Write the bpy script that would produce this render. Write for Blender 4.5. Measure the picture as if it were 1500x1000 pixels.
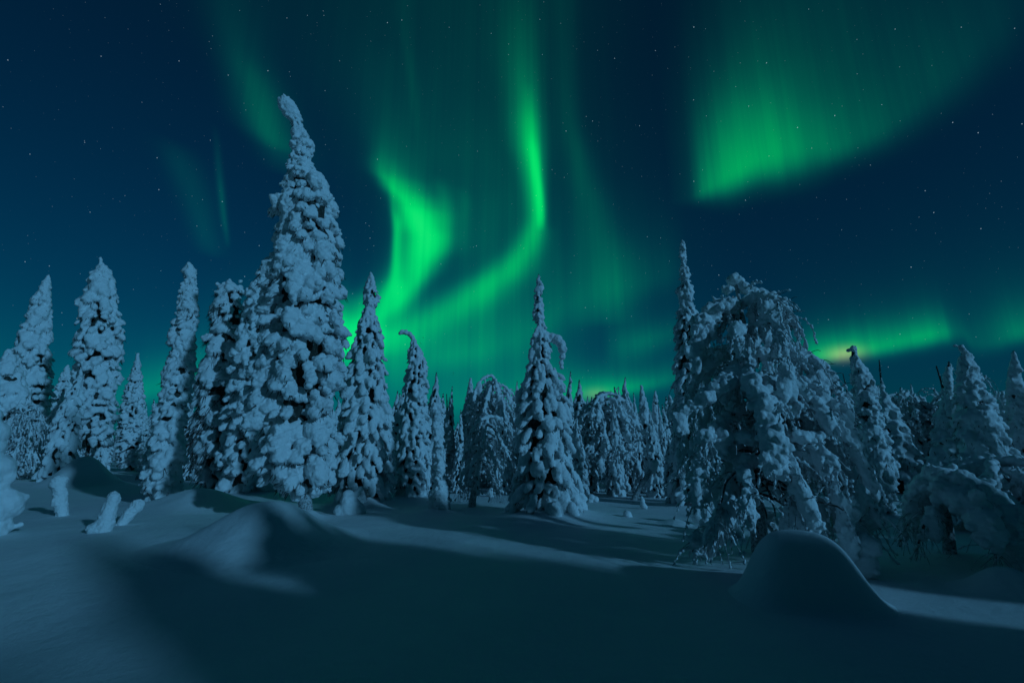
import bpy, bmesh, math, random
import numpy as np
from mathutils import Vector

for o in list(bpy.data.objects):
    bpy.data.objects.remove(o)
SC = bpy.context.scene
COL = SC.collection

# ------------------------------------------------------------------ camera
F, CX, CY, EYE = 700.0, 750.0, 500.0, 1.5
PITCH = math.atan(165 / F)
cd = bpy.data.cameras.new('camera')
cam = bpy.data.objects.new('camera', cd)
COL.objects.link(cam)
cam.location = (0, 0, EYE)
cam.rotation_euler = (math.pi / 2 + PITCH, 0, 0)
cd.sensor_width = 36
cd.lens = 36 * F / 1500
cd.clip_start, cd.clip_end = 0.05, 9000
SC.camera = cam
SC.view_settings.view_transform = 'Standard'
SC.view_settings.look = 'None'
SC.view_settings.exposure = 0
SC.view_settings.gamma = 1
SC.cycles.max_bounces = 6
SC.cycles.diffuse_bounces = 2


def ray(px, py):
    c, s = math.cos(PITCH), math.sin(PITCH)
    a, b = px - CX, CY - py
    d = np.array([a, F * c - b * s, F * s + b * c])
    return d / np.linalg.norm(d)


def azel(px, py):
    d = ray(px, py)
    return math.atan2(d[0], d[1]), math.asin(d[2])


# ------------------------------------------------------------------ moon
MOON_EL, SHADOW_AZ = math.radians(18), math.radians(-50)
ml = bpy.data.lights.new('moon', 'SUN')
ml.energy = 1.06
ml.color = (0.17, 0.57, 1.0)
ml.angle = math.radians(1.9)
mo = bpy.data.objects.new('moon', ml)
COL.objects.link(mo)
LD = Vector((math.sin(SHADOW_AZ) * math.cos(MOON_EL), math.cos(SHADOW_AZ) * math.cos(MOON_EL), -math.sin(MOON_EL)))
mo.rotation_euler = LD.to_track_quat('-Z', 'Y').to_euler()

# ------------------------------------------------------------------ night sky with aurora (world)
W = bpy.data.worlds.new('World')
SC.world = W
W.use_nodes = True
nt = W.node_tree
nt.nodes.clear()


def nd(t, **k):
    n = nt.nodes.new(t)
    for a, v in k.items():
        setattr(n, a, v)
    return n


def m(op, *args, clamp=False):
    n = nd('ShaderNodeMath', operation=op, use_clamp=clamp)
    for i, a in enumerate(args):
        if isinstance(a, bpy.types.NodeSocket):
            nt.links.new(a, n.inputs[i])
        else:
            n.inputs[i].default_value = a
    return n.outputs[0]


def curve(x, xs, ys):
    """a smooth function of x through the points (xs, ys)"""
    o = np.argsort(xs)
    xs, ys = np.array(xs, float)[o], np.array(ys, float)[o]
    x0, x1, y0, y1 = xs[0], xs[-1], ys.min(), ys.max()
    if y1 - y0 < 1e-6:
        y1 = y0 + 1e-6
    u = m('DIVIDE', m('SUBTRACT', x, float(x0)), float(x1 - x0), clamp=True)
    n = nd('ShaderNodeFloatCurve')
    c = n.mapping.curves[0]
    N = [((a - x0) / (x1 - x0), (b - y0) / (y1 - y0)) for a, b in zip(xs, ys)]
    c.points[0].location = N[0]
    c.points[1].location = N[-1]
    for p in N[1:-1]:
        c.points.new(*p)
    for p in c.points:
        p.handle_type = 'AUTO_CLAMPED'
    n.mapping.update()
    nt.links.new(u, n.inputs['Value'])
    return m('ADD', m('MULTIPLY', n.outputs[0], float(y1 - y0)), float(y0))


tc = nd('ShaderNodeTexCoord')
sx = nd('ShaderNodeSeparateXYZ')
nt.links.new(tc.outputs['Generated'], sx.inputs[0])
X, Y, Z = sx.outputs
AZ = m('ARCTAN2', X, Y)
EL = m('ARCSINE', Z)


def noise1(scale_az, scale_el, seed, detail=2.0):
    cmb = nd('ShaderNodeCombineXYZ')
    nt.links.new(m('MULTIPLY', AZ, scale_az), cmb.inputs[0])
    nt.links.new(m('MULTIPLY', EL, scale_el), cmb.inputs[1])
    cmb.inputs[2].default_value = seed
    n = nd('ShaderNodeTexNoise')
    n.inputs['Scale'].default_value = 1
    n.inputs['Detail'].default_value = detail
    nt.links.new(cmb.outputs[0], n.inputs['Vector'])
    return n.outputs[0]


WAVE = m('MULTIPLY', m('SUBTRACT', noise1(5, 3, 3.7), 0.5), 0.02)
AZW = m('ADD', AZ, WAVE)
ELW = m('ADD', EL, m('MULTIPLY', WAVE, 0.5))


def falloff(d, wl, wr, pl=2.0, pr=2.0):
    """bell of d with its own width on each side"""
    neg = m('LESS_THAN', d, 0.0)
    a = m('ABSOLUTE', d)
    w = m('ADD', m('MULTIPLY', neg, wl), m('MULTIPLY', m('SUBTRACT', 1.0, neg), wr))
    p = m('ADD', m('MULTIPLY', neg, pl), m('MULTIPLY', m('SUBTRACT', 1.0, neg), pr))
    return m('EXPONENT', m('MULTIPLY', m('POWER', m('DIVIDE', a, w), p), -1.0))


def band_v(pts, pl=2.0, pr=2.0):
    """curtain seen edge on, climbing the sky: (px, py, width left, width right, strength)"""
    el, c, wl, wr, am = [], [], [], [], []
    for (px, py, l, r, s) in pts:
        a, e = azel(px, py)
        el.append(e); c.append(a); am.append(s)
        wl.append(a - azel(px - l, py)[0]); wr.append(azel(px + r, py)[0] - a)
    d = m('SUBTRACT', AZW, curve(EL, el, c))
    return m('MULTIPLY', curve(EL, el, am), falloff(d, curve(EL, el, wl), curve(EL, el, wr), pl, pr))


def band_h(pts, pd=2.0, pu=1.5):
    """curtain seen from the side, lying along the sky: (px, py, width down, width up, strength)"""
    az, c, wd, wu, am = [], [], [], [], []
    for (px, py, dn, up, s) in pts:
        a, e = azel(px, py)
        az.append(a); c.append(e); am.append(s)
        wd.append(e - azel(px, py + dn)[1]); wu.append(azel(px, py - up)[1] - e)
    d = m('SUBTRACT', ELW, curve(AZ, az, c))
    return m('MULTIPLY', curve(AZ, az, am), falloff(d, curve(AZ, az, wd), curve(AZ, az, wu), pd, pu))


bands = [
    # wide bright curl behind the tall spruce
    band_v([(560, 60, 40, 70, 0.0), (560, 190, 26, 60, .07), (557, 236, 18, 52, .2), (574, 268, 18, 46, .46), (601, 300, 21, 40, .76), (617, 330, 27, 32, 1.04), (626, 358, 32, 25, .98),
            (617, 392, 36, 20, .74), (594, 425, 44, 22, .62), (566, 452, 60, 28, .62), (530, 474, 64, 40, .72), (500, 492, 64, 62, .8), (470, 517, 70, 70, .45), (400, 562, 120, 120, .0)]),
    band_v([(575, 230, 8, 12, .0), (577, 300, 6, 9, .2), (581, 350, 6, 8, .5), (577, 400, 7, 9, .46), (568, 440, 10, 18, .2), (555, 470, 10, 20, 0)]),
    band_v([(640, 255, 8, 14, 0), (652, 300, 10, 14, .10), (655, 340, 10, 12, .12), (646, 385, 10, 12, .06), (640, 410, 10, 12, 0)]),
    band_v([(672, 270, 8, 12, 0), (680, 310, 10, 12, .05), (678, 350, 10, 14, .04), (672, 380, 10, 12, 0)]),
    band_v([(590, 20, 10, 16, .02), (600, 110, 8, 10, .035), (606, 170, 8, 8, .02), (608, 210, 8, 8, 0)]),
    # thin curl to its right
    band_v([(760, -60, 45, 40, .02), (765, 40, 40, 30, .09), (770, 130, 30, 24, .2), (778, 200, 24, 18, .42), (785, 260, 18, 13, .52), (790, 310, 18, 10, .5),
            (782, 343, 20, 18, .44), (757, 383, 28, 28, .38), (708, 425, 42, 40, .38), (640, 465, 54, 56, .36), (570, 495, 70, 70, .34), (500, 525, 90, 80, .2), (420, 575, 100, 100, 0)]),
    band_v([(772, 120, 10, 8, 0), (778, 190, 10, 8, .2), (786, 250, 8, 7, .45), (793, 300, 8, 6, .4), (795, 340, 8, 6, 0)]),
    # faint veil between the curls and above
    band_v([(700, -80, 280, 170, .055), (690, 100, 250, 160, .075), (690, 250, 140, 160, .12), (700, 350, 115, 175, .145), (690, 440, 150, 200, .12), (660, 520, 170, 260, .13), (650, 600, 200, 300, .1), (650, 660, 200, 300, 0)]),
    band_v([(825, -60, 20, 20, .03), (830, 120, 16, 16, .05), (850, 240, 22, 22, .08), (875, 330, 30, 30, .09), (890, 420, 40, 40, .1), (890, 480, 40, 40, 0)]),
    band_h([(500, 545, 40, 60, 0), (580, 530, 40, 50, .14), (650, 520, 25, 40, .18), (740, 500, 30, 60, .14), (850, 440, 40, 60, .12), (960, 405, 30, 60, .08), (1010, 390, 30, 50, 0)]),
    band_h([(880, 510, 30, 40, 0), (940, 500, 25, 30, .16), (975, 490, 22, 28, .12), (1010, 480, 20, 30, 0)]),
    # low band over the trees in the middle
    band_h([(540, 590, 26, 70, .06), (640, 588, 26, 70, .12), (740, 584, 22, 56, .2), (830, 576, 16, 32, .32), (880, 572, 14, 22, .42), (940, 563, 14, 20, .26), (1000, 550, 16, 24, .12), (1060, 540, 18, 24, 0)], 2.4, 1.3),
    # great fan at the upper right
    band_h([(980, 294, 8, 120, 0), (1005, 288, 12, 110, .04), (1020, 283, 14, 104, .14), (1035, 273, 20, 96, .30), (1054, 263, 26, 92, .42), (1075, 250, 32, 92, .46), (1120, 230, 36, 92, .42), (1170, 216, 40, 95, .31),
            (1230, 208, 30, 110, .22), (1290, 180, 34, 130, .14), (1370, 120, 45, 140, .1), (1450, 40, 60, 160, .06), (1540, -60, 90, 200, .0)], 2.2, 1.5),
    band_v([(1120, -120, 100, 260, .02), (1120, 0, 90, 200, .06), (1120, 100, 90, 170, .08), (1120, 220, 80, 120, .05), (1120, 300, 60, 100, 0)]),
    # low streak at the right
    band_h([(1080, 535, 20, 30, 0), (1170, 522, 12, 26, .2), (1225, 515, 13, 28, .55), (1290, 504, 16, 30, .44), (1350, 491, 18, 30, .4), (1385, 484, 18, 30, .3), (1410, 485, 20, 30, .1), (1440, 500, 18, 40, .12), (1500, 485, 18, 40, .2), (1600, 480, 20, 40, .15)], 2.4, 1.3),
    band_h([(1120, 540, 30, 120, 0), (1250, 515, 25, 100, .03), (1400, 480, 25, 100, .04), (1560, 480, 30, 110, .05)]),
    # veils at the left
    band_v([(330, -40, 60, 60, .02), (350, 60, 40, 45, .06), (375, 130, 38, 42, .14), (392, 190, 36, 42, .17), (410, 225, 30, 40, .08), (420, 260, 30, 40, 0)]),
    band_v([(312, 180, 6, 6, 0), (320, 250, 6, 6, .06), (328, 310, 6, 5, .12), (333, 345, 5, 4, .07), (335, 365, 4, 4, 0)]),
    band_v([(250, 200, 30, 30, 0), (275, 270, 25, 30, .06), (300, 340, 22, 25, .06), (312, 380, 20, 20, 0)]),
    band_h([(60, 600, 40, 60, .03), (180, 580, 30, 50, .12), (225, 565, 26, 44, .22), (290, 545, 30, 60, .18), (360, 520, 40, 60, .22), (460, 490, 40, 60, .2), (520, 480, 40, 50, 0)]),
]
G = bands[0]
for b in bands[1:]:
    G = m('ADD', G, b)
streak = m('ADD', 0.66, m('ADD', m('MULTIPLY', noise1(42, 1.6, 9.1, 4.0), 0.46), m('MULTIPLY', noise1(130, 1.4, 2.2, 3.0), 0.22)))
soft = m('ADD', 0.82, m('MULTIPLY', noise1(9, 6, 1.3, 2.0), 0.36))
G = m('MULTIPLY', m('MULTIPLY', G, streak), soft)
G = m('MULTIPLY', G, m('GREATER_THAN', EL, -0.02))
# green of the aurora: faint light is teal, strong light pure green
GR = curve(G, [0, .1, .3, .6, 1.0, 1.6], [0, .036, .165, .43, .72, .84])
GB = curve(G, [0, .1, .3, .6, 1.0, 1.6], [0, .019, .052, .080, .110, .15])
GRd = curve(G, [0, .8, 1.2, 1.8], [0, 0, .006, .03])

# clear night sky: the sky texture lit by the moon, toned down to deep blue
sky = nd('ShaderNodeTexSky', sky_type='NISHITA')
sky.sun_disc = False
sky.sun_elevation = MOON_EL
sky.sun_rotation = SHADOW_AZ + math.pi
sky.air_density = 1.0
sky.dust_density = 0.3
sky.ozone_density = 3.0
sep = nd('ShaderNodeSeparateColor')
nt.links.new(sky.outputs[0], sep.inputs[0])
north = m('ADD', 0.62, m('MULTIPLY', Y, 0.38))       # the sky is darker away from the aurora
skyg = m('MULTIPLY', m('MULTIPLY', sep.outputs[1], 0.0112), north)
skyb = m('MULTIPLY', m('MULTIPLY', sep.outputs[2], 0.0165), north)

# stars
sv = nd('ShaderNodeTexVoronoi')
sv.inputs['Scale'].default_value = 165
nt.links.new(tc.outputs['Generated'], sv.inputs['Vector'])
sc_ = nd('ShaderNodeSeparateColor')
nt.links.new(sv.outputs['Color'], sc_.inputs[0])
mag = m('ADD', m('MULTIPLY', m('POWER', sc_.outputs[0], 26.0), 0.32), m('MULTIPLY', m('POWER', sc_.outputs[0], 3.5), 0.12))
star = m('MULTIPLY', m('LESS_THAN', sv.outputs['Distance'], m('ADD', 0.078, m('MULTIPLY', m('POWER', sc_.outputs[0], 40.0), 0.035))), mag)
star = m('MULTIPLY', star, m('GREATER_THAN', EL, 0.02))

# orange glow low on the horizon
def spot(px, py, w, s):
    a, e = azel(px, py)
    q = m('ADD', m('POWER', m('DIVIDE', m('SUBTRACT', AZ, a), w), 2.0), m('POWER', m('DIVIDE', m('SUBTRACT', EL, e), w * .5), 2.0))
    return m('MULTIPLY', m('EXPONENT', m('MULTIPLY', q, -1.0)), s)
warm = m('ADD', spot(1237, 518, .022, .22), spot(873, 577, .022, .07))

cmb = nd('ShaderNodeCombineColor')
nt.links.new(m('ADD', m('ADD', m('MULTIPLY', star, .62), GRd), m('ADD', warm, 0.0004)), cmb.inputs[0])
nt.links.new(m('ADD', m('ADD', skyg, m('MULTIPLY', star, .85)), m('ADD', GR, m('MULTIPLY', warm, .3))), cmb.inputs[1])
nt.links.new(m('ADD', m('ADD', skyb, m('MULTIPLY', star, 1.0)), m('ADD', GB, m('MULTIPLY', warm, .22))), cmb.inputs[2])
bg = nd('ShaderNodeBackground')
nt.links.new(cmb.outputs[0], bg.inputs['Color'])
bg.inputs['Strength'].default_value = 1.0
wo = nd('ShaderNodeOutputWorld')
nt.links.new(bg.outputs[0], wo.inputs[0])
W.cycles.sampling_method = 'MANUAL'
W.cycles.sample_map_resolution = 512


# ------------------------------------------------------------------ materials
def mat(name, build):
    M = bpy.data.materials.new(name)
    M.use_nodes = True
    t = M.node_tree
    b = t.nodes['Principled BSDF']
    build(t, b)
    return M


def tex(t, scale, detail=4.0, rough=.6):
    c = t.nodes.new('ShaderNodeTexCoord')
    n = t.nodes.new('ShaderNodeTexNoise')
    n.inputs['Scale'].default_value = scale
    n.inputs['Detail'].default_value = detail
    n.inputs['Roughness'].default_value = rough
    t.links.new(c.outputs['Object'], n.inputs['Vector'])
    return n.outputs[0]


def ramp(t, fac, stops):
    r = t.nodes.new('ShaderNodeValToRGB')
    e = r.color_ramp.elements
    while len(e) < len(stops):
        e.new(.5)
    for q, (p, c) in zip(e, stops):
        q.position = p
        q.color = (*c, 1)
    t.links.new(fac, r.inputs[0])
    return r.outputs[0]


def bump(t, b, layers):
    prev = None
    for (h, st, di) in layers:
        n = t.nodes.new('ShaderNodeBump')
        n.inputs['Strength'].default_value = st
        n.inputs['Distance'].default_value = di
        t.links.new(h, n.inputs['Height'])
        if prev is not None:
            t.links.new(prev, n.inputs['Normal'])
        prev = n.outputs[0]
    t.links.new(prev, b.inputs['Normal'])


def b_snow(t, b):
    t.links.new(ramp(t, tex(t, 5, 5), [(.3, (.74, .78, .80)), (.7, (.84, .86, .87))]), b.inputs['Base Color'])
    b.inputs['Roughness'].default_value = .75
    b.inputs['Specular IOR Level'].default_value = .25
    bump(t, b, [(tex(t, 9, 5, .65), .55, .05), (tex(t, 38, 4, .7), .45, .014)])


def b_ground(t, b):
    t.links.new(ramp(t, tex(t, .8, 6), [(.3, (.78, .82, .84)), (.7, (.85, .87, .88))]), b.inputs['Base Color'])
    b.inputs['Roughness'].default_value = .7
    b.inputs['Specular IOR Level'].default_value = .3
    bump(t, b, [(tex(t, 1.3, 4), .5, .09), (tex(t, 9, 4, .6), .35, .025), (tex(t, 90, 4, .75), .8, .010)])


def b_needle(t, b):
    t.links.new(ramp(t, tex(t, 12, 3), [(.3, (.008, .012, .009)), (.6, (.03, .04, .032)), (.72, (.16, .18, .18))]), b.inputs['Base Color'])
    b.inputs['Roughness'].default_value = .8


def b_frost(t, b):
    t.links.new(ramp(t, tex(t, 10, 3), [(.32, (.10, .11, .11)), (.5, (.42, .45, .46)), (.75, (.74, .77, .78))]), b.inputs['Base Color'])
    b.inputs['Roughness'].default_value = .8


def b_bark(t, b):
    t.links.new(ramp(t, tex(t, 16, 5, .7), [(.32, (.022, .020, .018)), (.5, (.08, .076, .07)), (.62, (.5, .52, .53))]), b.inputs['Base Color'])
    b.inputs['Roughness'].default_value = .9
    bump(t, b, [(tex(t, 30, 4), .7, .03)])


def b_rime(t, b):
    t.links.new(ramp(t, tex(t, 26, 4, .7), [(.38, (.16, .17, .17)), (.55, (.62, .65, .66)), (.8, (.8, .82, .83))]), b.inputs['Base Color'])
    b.inputs['Roughness'].default_value = .85
    bump(t, b, [(tex(t, 26, 5, .7), .9, .05)])


SNOW = mat('packed_snow', b_snow)
GROUND = mat('ground_snow', b_ground)
NEEDLE = mat('spruce_needles', b_needle)
FROST = mat('frosted_twigs', b_frost)
BARK = mat('bark', b_bark)
RIME = mat('rimed_bark', b_rime)


# ------------------------------------------------------------------ mesh helpers
def ico(sub):
    bm = bmesh.new()
    bmesh.ops.create_icosphere(bm, subdivisions=sub, radius=1)
    v = np.array([x.co[:] for x in bm.verts])
    f = np.array([[q.index for q in x.verts] for x in bm.faces])
    bm.free()
    return v, f


ICO = {1: ico(1), 2: ico(2)}


class MB:
    def __init__(s):
        s.v, s.f, s.n = [], [], 0

    def add(s, v, f):
        s.v.append(np.asarray(v, float)); s.f.append(np.asarray(f) + s.n); s.n += len(v)

    def balls(s, C, M, sub=2):
        """ellipsoids: centres C (n,3), axes M (n,3,3) as columns"""
        if len(C) == 0:
            return
        V, Fc = ICO[sub]
        C, M = np.asarray(C, float), np.asarray(M, float)
        P = np.einsum('nij,kj->nki', M, V) + C[:, None, :]
        Q = Fc[None] + (np.arange(len(C)) * len(V))[:, None, None]
        s.add(P.reshape(-1, 3), Q.reshape(-1, 3))

    def spheres(s, C, R, sub=1):
        C, R = np.asarray(C, float), np.asarray(R, float)
        if len(C):
            s.balls(C, R[:, None, None] * np.eye(3)[None], sub)

    def spikes(s, P, D, L, Wd):
        P, D, L, Wd = (np.asarray(a, float) for a in (P, D, L, Wd))
        if len(P) == 0:
            return
        D = D / np.linalg.norm(D, axis=1, keepdims=True)
        ref = np.where(np.abs(D[:, 2:3]) > .9, np.array([[1., 0, 0]]), np.array([[0, 0, 1.]]))
        U = np.cross(D, ref); U /= np.linalg.norm(U, axis=1, keepdims=True)
        Vv = np.cross(D, U)
        vs = []
        for k in range(3):
            a = k * 2 * math.pi / 3
            vs.append(P + (U * math.cos(a) + Vv * math.sin(a)) * Wd[:, None])
        vs.append(P + D * L[:, None])
        V = np.stack(vs, 1)
        Fc = np.array([[0, 1, 3], [1, 2, 3], [2, 0, 3]])
        Q = Fc[None] + (np.arange(len(P)) * 4)[:, None, None]
        s.add(V.reshape(-1, 3), Q.reshape(-1, 3))

    def tube(s, P, R, k=4, cap=True):
        P = np.asarray(P, float); R = np.asarray(R, float)
        T = np.gradient(P, axis=0); T /= np.linalg.norm(T, axis=1, keepdims=True) + 1e-9
        ref = np.array([0, 0, 1.]) if abs(T[:, 2]).mean() < .8 else np.array([1., 0, 0])
        U = np.cross(T, ref); U /= np.linalg.norm(U, axis=1, keepdims=True) + 1e-9
        Vv = np.cross(T, U)
        a = np.arange(k) * 2 * math.pi / k
        V = P[:, None] + R[:, None, None] * (U[:, None] * np.cos(a)[None, :, None] + Vv[:, None] * np.sin(a)[None, :, None])
        n = len(P)
        f = []
        for i in range(n - 1):
            for j in range(k):
                A, B = i * k + j, i * k + (j + 1) % k
                f += [(A, B, B + k), (A, B + k, A + k)]
        V = V.reshape(-1, 3)
        if cap:
            V = np.vstack([V, P[-1:] + T[-1:] * R[-1]])
            for j in range(k):
                f.append(((n - 1) * k + j, (n - 1) * k + (j + 1) % k, n * k))
        s.add(V, np.array(f))

    def mesh(s, name):
        me = bpy.data.meshes.new(name)
        V = np.vstack(s.v); T = np.vstack(s.f)
        me.vertices.add(len(V)); me.vertices.foreach_set('co', V.astype(np.float32).ravel())
        me.loops.add(T.size); me.loops.foreach_set('vertex_index', T.astype(np.int32).ravel())
        me.polygons.add(len(T))
        me.polygons.foreach_set('loop_start', np.arange(0, T.size, 3, dtype=np.int32))
        me.polygons.foreach_set('loop_total', np.full(len(T), 3, dtype=np.int32))
        me.update(calc_edges=True)
        me.validate()
        return me


def link(name, me, M, parent=None, smooth=True):
    o = bpy.data.objects.new(name, me)
    COL.objects.link(o)
    if M is not None:
        me.materials.clear(); me.materials.append(M)
    if smooth and len(me.polygons):
        me.polygons.foreach_set('use_smooth', np.ones(len(me.polygons), dtype=bool))
    o.parent = parent
    return o


TEX = {}


def cloud(sc):
    if sc not in TEX:
        t = bpy.data.textures.new('lumps', 'CLOUDS')
        t.noise_scale = sc
        t.noise_depth = 3
        TEX[sc] = t
    return TEX[sc]


def fuse(mb, name, voxel, smooth=2, disp=((.12, .05),)):
    """melt overlapping balls into one snow surface"""
    me = mb.mesh(name + '_raw')
    o = bpy.data.objects.new('snow_raw', me)
    COL.objects.link(o)
    r = o.modifiers.new('r', 'REMESH'); r.mode = 'VOXEL'; r.voxel_size = voxel; r.adaptivity = 0
    if smooth:
        s = o.modifiers.new('s', 'SMOOTH'); s.factor = .5; s.iterations = smooth
    for sc, st in disp:
        d = o.modifiers.new('d', 'DISPLACE'); d.texture = cloud(sc); d.strength = st; d.mid_level = .5
    dg = bpy.context.evaluated_depsgraph_get()
    out = bpy.data.meshes.new_from_object(o.evaluated_get(dg))
    out.name = name
    bpy.data.objects.remove(o); bpy.data.meshes.remove(me)
    return out


def tag(o, label=None, cat=None, group=None, kind=None):
    for k, v in (('label', label), ('category', cat), ('group', group), ('kind', kind)):
        if v:
            o[k] = v
    return o


def empty(name, loc):
    o = bpy.data.objects.new(name, None)
    COL.objects.link(o)
    o.location = loc
    return o


def copy_thing(src, loc, scale, rz, label=None, group=None):
    r = src.copy(); COL.objects.link(r)
    r.location = loc; r.scale = scale; r.rotation_euler = (0, 0, rz)
    if label: r['label'] = label
    if group: r['group'] = group
    for ch in KIDS[src.name]:
        c = ch.copy(); COL.objects.link(c); c.parent = r
    return r


KIDS = {}


# ------------------------------------------------------------------ the ground
BUMPS = []      # (x, y, height, radius): snow piled round the trees


def relief(x, y):
    r = np.hypot(x, y)
    k = np.exp(-r / 22.0)
    h = .09 * np.sin(.42 * x + .6) * np.cos(.37 * y + .9) + .04 * np.sin(.95 * x + .7 * y + 1.2) + .02 * np.sin(1.9 * x - 1.1 * y + 2.)
    h0 = .09 * math.sin(.6) * math.cos(.9) + .04 * math.sin(1.2) + .02 * math.sin(2.)
    hollow = -.45 * np.exp(-((x + 6.2) / 3.6) ** 2 - ((y - 5.2) / 3.4) ** 2)  # added dip: tilts the near-left snow away from the moon to dim it
    return (h - h0) * k + hollow


def ground_z(x, y):
    h = relief(np.asarray(x, float), np.asarray(y, float))
    for (bx, by, bh, br) in BUMPS:
        h = h + bh * np.exp(-((x - bx) ** 2 + (y - by) ** 2) / br ** 2)
    return h


def gpt(px, py):
    d = ray(px, py)
    t = EYE / -d[2]
    for _ in range(30):
        p = d * t
        t = .5 * t + .5 * (EYE - float(relief(p[0], p[1]))) / -d[2]
    p = d * t
    return np.array([p[0], p[1], float(relief(p[0], p[1]))])


def on_plane(B, px, py, dz=0.0):
    """the point seen at (px, py) in the upright plane through B that faces the camera, dz metres nearer"""
    n = np.array([B[0], B[1]]); L = np.linalg.norm(n); n = n / L
    d = ray(px, py)
    t = (L - dz) / (d[0] * n[0] + d[1] * n[1])
    return np.array([0, 0, EYE]) + d * t


def mpp(B):
    """metres per photo pixel at B"""
    return math.hypot(B[0], B[1]) / F * (1 + 0.0)


# ------------------------------------------------------------------ snow-laden spruces
def spruce_parts(root, t, C, R, rng, k=.5, smin=.12, smax=.5, elong=1.25, droop=.75, kids=6, gap=.0, voxel=.04,
                 disp=((.14, .05),), twig=10, twig_len=.6, extra=(), trunk_r=.11, base=None, trunk_mat=None, big=.05, inset=.72, core=.68, needle=None, dens=1.0, jit=.19):
    """C (n,3) axis points from top to foot relative to root, R (n,) crown radius there"""
    seg = np.linalg.norm(np.diff(C, axis=0), axis=1)
    S = np.concatenate([[0], np.cumsum(seg)])
    tot = S[-1]
    at = lambda s: (np.array([np.interp(s, S, C[:, i]) for i in range(3)]), float(np.interp(s, S, R)))
    cs, ms, ss = [], [], []
    s = 0.0
    phase = rng.uniform(0, 6.28)
    while s < tot:
        c, r = at(s)
        size = float(np.clip(k * r, smin, smax))
        if r < size * .95:
            a = rng.uniform(0, 6.28)
            off = np.array([math.cos(a), math.sin(a), 0]) * r * .4
            q = max(r * rng.uniform(.38, .85), smin * .32)
            cs.append(c + off); ms.append(np.diag([q, q, q * 1.15])); ss.append(q)
            for _ in range(3):
                a = rng.uniform(0, 6.28); e = q * rng.uniform(.3, .55)
                cs.append(c + np.array([math.cos(a), math.sin(a), rng.uniform(-.6, .2)]) * q * rng.uniform(.8, 1.5)); ms.append(np.diag([e, e, e * .8])); ss.append(e)
            s += q * rng.uniform(1.0, 1.6)
            continue
        n = max(3, int(2 * math.pi * (r - .4 * size) / (1.5 * size) * dens))
        phase += rng.uniform(.3, 1.2)
        for i in range(n):
            if rng.random() < gap:
                continue
            a = phase + 2 * math.pi * i / n + rng.uniform(-.25, .25)
            z = size * rng.uniform(.55, 1.2) * (rng.uniform(1.3, 2.2) if rng.random() < big else 1)
            u = np.array([math.cos(a), math.sin(a), 0]); tn = np.array([-u[1], u[0], 0])
            th = droop * rng.uniform(.6, 1.35)
            ax = u * math.cos(th) - np.array([0, 0, 1]) * math.sin(th)
            nn = np.cross(ax, tn)
            rr = r * (1 + np.clip(rng.normal(-.02, jit), -.4, .2)) - z * (inset + .25 * (elong - 1))
            p = c + u * max(rr, 0) + np.array([0, 0, rng.uniform(-.45, .45) * size])
            cs.append(p)
            ms.append(np.stack([ax * z * elong, tn * z * rng.uniform(.72, .95), nn * z * rng.uniform(.6, .85)], 1))
            ss.append(z)
        s += size * rng.uniform(.92, 1.25) / max(dens, .6)
    mb = MB()
    cs, ms, ss = np.array(cs), np.array(ms), np.array(ss)
    mb.balls(cs, ms, 2)
    # cauliflower: small lumps all over the big ones
    kc, kr = [], []
    for c, M, z in zip(cs, ms, ss):
        for _ in range(int(kids * max(1., z / smax) ** 1.6)):
            d = rng.normal(size=3); d /= np.linalg.norm(d)
            f = rng.uniform(.8, 1.04)
            kc.append(c + M @ d * f); kr.append(min(z, smax * 1.1) * rng.uniform(.16, .45))
    mb.spheres(kc, kr, 1)
    for (p, q) in extra:
        mb.spheres([p], [q], 2)
        for _ in range(4):
            d = rng.normal(size=3); d /= np.linalg.norm(d)
            mb.spheres([p + d * q * .8], [q * rng.uniform(.3, .5)], 1)
    sm = fuse(mb, 'snow_load', voxel, 1, disp)
    KIDS.setdefault(root.name, []).append(link('snow_load', sm, SNOW, root))
    # dark needle-bearing twigs under and between the snow
    nb = MB()
    P, D, L, Wd = [], [], [], []
    for c, M, z in zip(cs, ms, ss):
        ax = M[:, 0] / np.linalg.norm(M[:, 0])
        for _ in range(twig):
            d = ax * .6 + rng.normal(0, .4, 3) + np.array([0, 0, -.8])
            P.append(c + M @ rng.uniform(-.7, .7, 3) - np.array([0, 0, z * .25])); D.append(d)
            L.append(z * rng.uniform(.5, 1) * (.75 + twig_len)); Wd.append(min(.02, z * .08))
    nb.spikes(P, D, L, Wd)
    k_ = 9
    if core > 0:
        idx = np.linspace(0, tot, 40)
        ring = []
        for q in idx:
            c, r = at(q)
            a = np.arange(k_) * 2 * math.pi / k_
            rr = core * r * rng.uniform(.7, 1.1, k_)
            ring.append(np.stack([c[0] + rr * np.cos(a), c[1] + rr * np.sin(a), np.full(k_, c[2]) + rng.uniform(-.05, .05, k_)], 1))
        V = np.vstack(ring)
        f = []
        for i in range(39):
            for j in range(k_):
                A, B = i * k_ + j, i * k_ + (j + 1) % k_
                f += [(A, A + k_, B + k_), (A, B + k_, B)]
        nb.add(V, f)
    KIDS[root.name].append(link('crown', nb.mesh('crown'), needle or NEEDLE, root, False))
    # trunk
    tb = MB()
    foot = np.array(base if base is not None else (0, 0, 0), float)
    pts = [foot + np.array([0, 0, -.3]), foot * .5 + C[-1] * .5 if np.linalg.norm(C[-1] - foot) > .2 else foot + [0, 0, .05]]
    pts += [C[i] for i in range(len(C) - 1, 0, -1)]
    pts = np.array(pts)
    rad = np.linspace(trunk_r, .02, len(pts))
    tb.tube(pts, rad, 10)
    KIDS[root.name].append(link('trunk', tb.mesh('trunk'), trunk_mat or BARK, root))


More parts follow.
